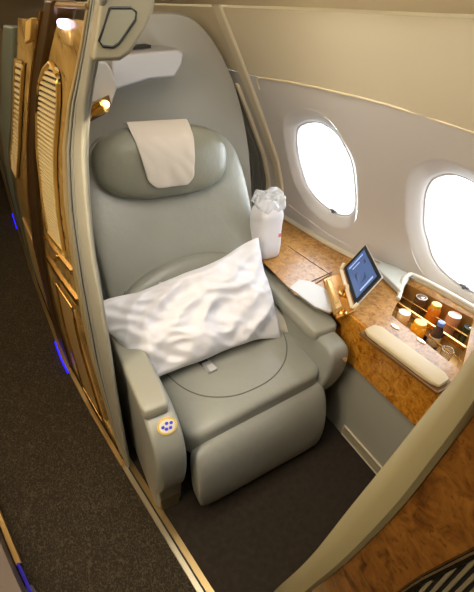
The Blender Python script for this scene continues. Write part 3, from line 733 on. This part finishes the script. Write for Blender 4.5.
# controller handset in its gold cradle
hs = thing('remote_handset', 'cream and gold handset standing in its cradle beside the tablet', 'remote control', (*onz(335, 300, CT)[:2], CT))
h0 = [Vector(onz(*p, CT+.045)) for p in [(326, 279), (331, 277), (342, 305), (336, 309)]]
build('handset_body', [prism([p-Vector((0, 0, .044)) for p in h0], h0)], mat('handset_cream', (196, 156, 90), rough=.35), hs, bevel=.005)
h1 = [Vector(onz(*p, CT+.046)) for p in [(327.5, 282), (330.5, 281), (338.5, 302), (335.5, 304)]]
build('handset_keypad', [prism(h1, [p+Vector((0, 0, .003)) for p in h1])], mat('keypad_gold', (196, 150, 76), rough=.3, metal=.6), hs, bevel=.001)
kn = onz(342, 312, CT+.01)
build('cradle_knob', [lathe(kn, [(0, -.009), (.022, -.009), (.022, .004), (.015, .01), (.012, .01), (.01, .004), (0, .004)])], GOLD, hs)
h2 = [Vector(onz(*p, CT)) for p in [(323, 281), (346, 272), (356, 312), (336, 320)]]
build('cradle', [prism(h2, [p+Vector((0, 0, .012)) for p in h2])], mat('cradle_amber', (186, 128, 52), rough=.25, metal=.4), hs, bevel=.004)

# tablet in dock
tb = thing('tablet', 'black tablet with lit blue screen tilted up on its dock', 'tablet', (*onz(352, 292, CT)[:2], CT+.04))
q0 = Vector(onz(343.2, 268, CT+.075)); q1 = Vector(onz(354.4, 305.5, CT+.045))
q3 = Vector(onz(365, 244.5, CT+.19)); q2 = Vector(onz(381, 276.5, CT+.16))
n_ = (q1-q0).cross(q3-q0).normalized()
if n_.dot(Vector(tuple(CO))-q0) < 0: n_ = -n_
def bil(u, v): return q0*(1-u)*(1-v)+q1*u*(1-v)+q2*u*v+q3*(1-u)*v
def tq_(u0, u1, v0, v1, a, b): return prism([bil(u, v)+n_*a for u, v in ((u0, v0), (u1, v0), (u1, v1), (u0, v1))], [bil(u, v)+n_*b for u, v in ((u0, v0), (u1, v0), (u1, v1), (u0, v1))])
build('tablet_body', [tq_(0, 1, 0, 1, -.009, -.001)], BLACK, tb, bevel=.003)
build('tablet_edge', [tq_(-.015, 1.015, .0, 1.02, -.012, -.006)], mat('tablet_silver', (200, 196, 188), rough=.3, metal=.6), tb, bevel=.002)
sc_ = build('screen', [tq_(.09, .91, .13, .9, -.001, .0002)], mat('screen_blue', (60, 80, 120), rough=.12, emit=(96, 122, 176), es=.3), tb, smooth=False)
for _a in ((.15, .18, .2, .8), (.25, .27, .3, .6), (.82, .86, .3, .8)): build('screen_line', [tq_(*_a, .0002, .0005)], mat('screen_line', (150, 170, 210), emit=(130, 150, 200), es=.5), sc_, smooth=False)
for _a in ((.3, .4, .66, .8), (.42, .72, .30, .62)): build('screen_tile', [tq_(*_a, .0002, .0006)], mat('screen_tile', (40, 52, 84), emit=(40, 50, 90), es=.3), sc_, smooth=False)
dk = thing('tablet_dock', 'white bracket dock gripping the lower edge of the tablet', 'dock', (*onz(350, 295, CT)[:2], CT))
dd = (q1-q0).normalized(); up = (q3-q0).normalized()
build('dock_arm', [tube([q0-dd*.008-up*.012+n_*.0, q0-dd*.008+up*.018+n_*.008], .009, 8), tube([q0-up*.014, q0.lerp(q1, .42)-up*.014, q0.lerp(q1, .5)-up*.004+n_*.004, q0.lerp(q1, .58)-up*.014, q1-up*.014, q1+dd*.008-up*.008, q1+dd*.008+up*.02], .009, 8)], mat('dock_white', (222, 206, 176), rough=.35), dk)
mid = q0.lerp(q1, .5)-up*.014
build('dock_stand', [tube([mid, Vector((mid.x+.0, mid.y, CT+.012)), ], .014, 12), lathe((mid.x, mid.y, CT+.012), [(0, 0), (.03, 0), (.028, .008), (0, .01)])], GOLD, dk)

# pale lidded box by the wall
gb = [Vector(onz(*p, CT+.03)) for p in [(375, 266), (385, 259), (411, 275), (401, 291)]]
o = build('storage_lid', [prism([p-Vector((0, 0, .029)) for p in gb], gb)], mat('lid_grey', (190, 192, 184), rough=.45), bevel=.007)
tag(recenter(o), 'pale grey closed storage lid between tablet and drinks well', 'lid')

# oval finger pulls
for k, (px, py) in enumerate(((395, 327), (421, 341))):
    c = onz(px, py, CT+.001); t_ = build('finger_pull', [prism([(Vector(c)+dr_*.022*cos(a)+sd*.009*sin(a)) for a in np.linspace(0, 2*pi, 25)[:-1]], [(Vector(c)+Vector((0, 0, .004))+dr_*.02*cos(a)+sd*.0075*sin(a)) for a in np.linspace(0, 2*pi, 25)[:-1]])], mat('pull_pearl', (240, 226, 196), rough=.15, metal=.4), con)

# bottles and cans
def px_at(px, py, z): return onz(px, py, z)[:2]
zf = CT-WELL+.005
def drink(name, label, px, py, ztop, r, kind, col, capcol, capm=0):
    x, y = px_at(px, py, ztop); t = thing(name, label, 'drink', (x, y, zf), 'drinks in the console well'); h = ztop-zf
    cm = mat('drink_%d_%d_%d' % col, col, rough=.2, coat=.5); km = mat('cap_%d_%d_%d' % capcol, capcol, rough=.3, metal=capm)
    if kind == 'can':
        build('can_body', [lathe((x, y, zf), [(0, 0), (r*.85, 0), (r, .006), (r, h-.012), (r*.9, h-.002)])], cm, t, bevel=0)
        build('can_lid', [lathe((x, y, zf), [(r*.9, h-.004), (r*.92, h), (r*.84, h), (r*.82, h-.004), (0, h-.004)])], km, t)
        build('pull_tab', [superell((x+.004, y-.003, ztop-.002), (r*.35, r*.2, .0015), .5, .8, 12, 6)], CHROME, t)
    else:
        nk = r*.5
        build('bottle_body', [lathe((x, y, zf), [(0, 0), (r, .003), (r, h*.55), (r*.85, h*.68), (nk, h*.8), (nk, h-.014), (0, h-.014)])], cm, t)
        build('label_band', [lathe((x, y, zf), [(r*1.01, h*.15), (r*1.03, h*.16), (r*1.03, h*.48), (r*1.01, h*.49)])], mat('paper_label_%d' % (capcol[0]), (214, 196, 160), rough=.6), t)
        build('cap', [lathe((x, y, zf), [(nk*1.02, h-.018), (nk*1.2, h-.018), (nk*1.2, h-.001), (nk*1.0, h), (0, h)], n=20)], km, t)
OR = (232, 148, 28)
drink('soft_drink_can', 'silver-topped dark can at the wall side of the drinks well', 422, 297, CT+.005, .028, 'can', (90, 62, 40), (206, 202, 196), .5)
def jar(name, label, px, py, ztop, r, col, capcol, m_=0):
    x, y = px_at(px, py, ztop); t = thing(name, label, 'drink', (x, y, zf), 'drinks in the console well'); h = ztop-zf
    build('jar_body', [lathe((x, y, zf), [(0, 0), (r, .003), (r*1.05, h*.5), (r, h*.78), (r*.8, h-.02), (0, h-.02)])], mat('drink_%d_%d_%d' % col, col, rough=.15, coat=.6), t)
    build('lid', [lathe((x, y, zf), [(r*.78, h-.022), (r*.84, h-.02), (r*.84, h-.002), (r*.76, h), (0, h)])], mat('cap_%d_%d_%d' % capcol, capcol, rough=.3, metal=m_), t)
jar('juice_bottle', 'orange juice bottle with yellow lid, nearer the wall in the drinks well', 437, 304, CT+.02, .028, (226, 120, 22), (226, 176, 52))
drink('soft_drink_can', 'pinkish copper can at the far right of the drinks well', 455, 315, CT+.012, .031, 'can', (206, 142, 104), (226, 178, 150), .3)
drink('soft_drink_can', 'silver-lidded cream can in the near corner of the drinks well', 405, 312, CT+.004, .029, 'can', (222, 188, 140), (196, 186, 172), .6)
jar('juice_bottle', 'bright orange juice bottle in the near row of the drinks well', 421, 322, CT+.016, .032, (246, 158, 24), (248, 176, 44))
drink('water_bottle', 'dark bottle with a blue cap in the near row of the drinks well', 442, 322, CT+.035, .026, 'bottle', (70, 50, 44), (104, 132, 206))
drink('soft_drink_can', 'dark green can half hidden behind the grey shell edge', 470, 327, CT-.01, .025, 'can', (50, 58, 40), (92, 90, 70), .5)
x, y = px_at(450, 346, CT-.005)
o = build('drinking_glass', [lathe((x, y, zf), [(0, 0), (.02, 0), (.024, .085), (.022, .085), (.018, .005), (0, .005)])], mat('clear_glass', (245, 240, 230), rough=.02, trans=.9, spec=.5)); tag(recenter(o), 'short clear glass at the near edge of the drinks well', 'glass')

# plastic-wrapped bedding bundle
bb = thing('wrapped_bedding', 'white bedding bundle in clear plastic standing between seat and wall', 'bedding', (1.10, 1.57, CT))
def bf(p):
    q = Vector(p); q.x += .012*noise.noise(q*14); q.y += .014*noise.noise(q*12+Vector((3, 1, 2))); q.z += .012*noise.noise(q*10)
    q.x *= 1-.12*max(0, q.z/.17); return q
build('bedding', [superell((1.07, 1.55, CT+.150), (.074, .07, .155), .4, .5, 48, 36, bf)], WHITE, bb)
def pf(p):
    q = Vector(p); q.x += .016*noise.noise(q*30); q.y += .016*noise.noise(q*33+Vector((3, 1, 2))); q.z += .03*noise.noise(q*26)
    return q
build('plastic_wrap', [superell((1.075, 1.55, CT+.31), (.076, .072, .045), .6, .6, 64, 30, pf)], mat('film', (222, 224, 226), rough=.12, alpha=.45, spec=.8), bb)
build('wrap_tag', [box(1.105, 1.12, 1.477, 1.48, CT+.14, CT+.16)], mat('tag_pink', (206, 130, 130), rough=.5), bb)

# ---------------------------------------------------------------- pod across the aisle, lower left corner
pz = thing('opposite_pod', 'corner of the pod across the aisle with gilt trim and blue glow', 'partition', (-.35, .6, 0))
e1 = [Vector(onz(*p, 0.0)) for p in [(-12, 478), (24, 566), (60, 640)]]
e1 = [Vector((v.x, v.y, 0)) for v in e1]
wd = Vector((-.06, -.02, 0))
L = dens([tuple(v) for v in e1], 4); L = [Vector(v) for v in L]
build('base_trim', [loft([[p, p+Vector((-.022, 0, 0)), p+Vector((-.022, 0, .03)), p+Vector((0, 0, .03))] for p in L[:5]])], BRASS, pz, bevel=.003)
build('pod_panel', [loft([[p+Vector((-.024, 0, 0)), p+Vector((-.3, 0, 0)), p+Vector((-.3, 0, .13)), p+Vector((-.03, 0, .13))] for p in L])], mat('pod_mauve', (112, 100, 92), rough=.5), pz, smooth=False)
build('pod_corner_post', [loft([[p+Vector((-.0, 0, 0)), p+Vector((-.026, 0, 0)), p+Vector((-.026, 0, .03)), p+Vector((-.0, 0, .03))] for p in L[5:]])], mat('pod_dark', (80, 76, 70), rough=.5), pz)
build('glow_strip', [tube([p+Vector((-.012, 0, .036)) for p in L[4:]], .005, 8)], LED2, pz)

# ---------------------------------------------------------------- camera, light, world
cam = bpy.data.cameras.new('camera'); co = bpy.data.objects.new('camera', cam); C.objects.link(co)
cam.sensor_fit = 'HORIZONTAL'; cam.sensor_width = 36; cam.lens = 36*FP/474; cam.clip_start = .02
M = Matrix(((RM[0][0], -RM[0][1], -RM[0][2], 0), (RM[1][0], -RM[1][1], -RM[1][2], 0), (RM[2][0], -RM[2][1], -RM[2][2], 1.75), (0, 0, 0, 1)))
co.matrix_world = M
sc = bpy.context.scene; sc.camera = co
w = bpy.data.worlds.new('sky'); sc.world = w; w.use_nodes = True
bg = w.node_tree.nodes['Background']; bg.inputs['Color'].default_value = (.86, .93, 1, 1); bg.inputs['Strength'].default_value = 6.3
def area(name, loc, target, sx, sy, power, col, portal=False, spread=180):
    l = bpy.data.lights.new(name, 'AREA'); l.shape = 'RECTANGLE'; l.size = sx; l.size_y = sy; l.energy = power; l.color = col
    l.spread = math.radians(spread)
    o = bpy.data.objects.new(name, l); C.objects.link(o); o.location = loc
    d = Vector(target)-Vector(loc); o.rotation_euler = d.to_track_quat('-Z', 'Y').to_euler()
    if portal: l.cycles.is_portal = True
    return o
for lp in (L0, L1, L2, L3):
    cy, cz = sum(p[0] for p in lp)/len(lp), sum(p[1] for p in lp)/len(lp)
    x = xw(cy, cz)+.09
    area('window_portal', (x, cy, cz), (x-1, cy, cz-.45), .62, .5, 1, (1, 1, 1), portal=True)
WARM = (1., .84, .62)
area('cabin_ceiling_light', (.5, .9, 2.22), (.6, 1.3, .4), .5, 1.4, 11, (1, .97, .93))
area('cabin_ceiling_light', (-.7, .6, 2.22), (-.0, 1.5, .9), .4, 1.6, 26, WARM)
area('cabin_ceiling_light', (-.7, 3.2, 2.22), (-.1, 3.2, .6), .5, 2.5, 18, WARM)
area('ceiling_fill_light', (-.8, 2.2, 1.85), (-.8, 2.2, 3), .3, 4, 45, WARM)  # added upward fill that lifts the dark aisle ceiling, no fixture behind it
area('sidewall_wash_light', (.75, 1.0, 2.1), (1.3, 1.1, 1.5), .1, 3., 8, WARM)
vs = sc.view_settings; vs.view_transform = 'Standard'; vs.look = 'None'; vs.gamma = 1; vs.exposure = .48; vs.use_curve_mapping = False
sc.cycles.use_denoising = True
sc.cycles.max_bounces = 8; sc.cycles.sample_clamp_indirect = 6
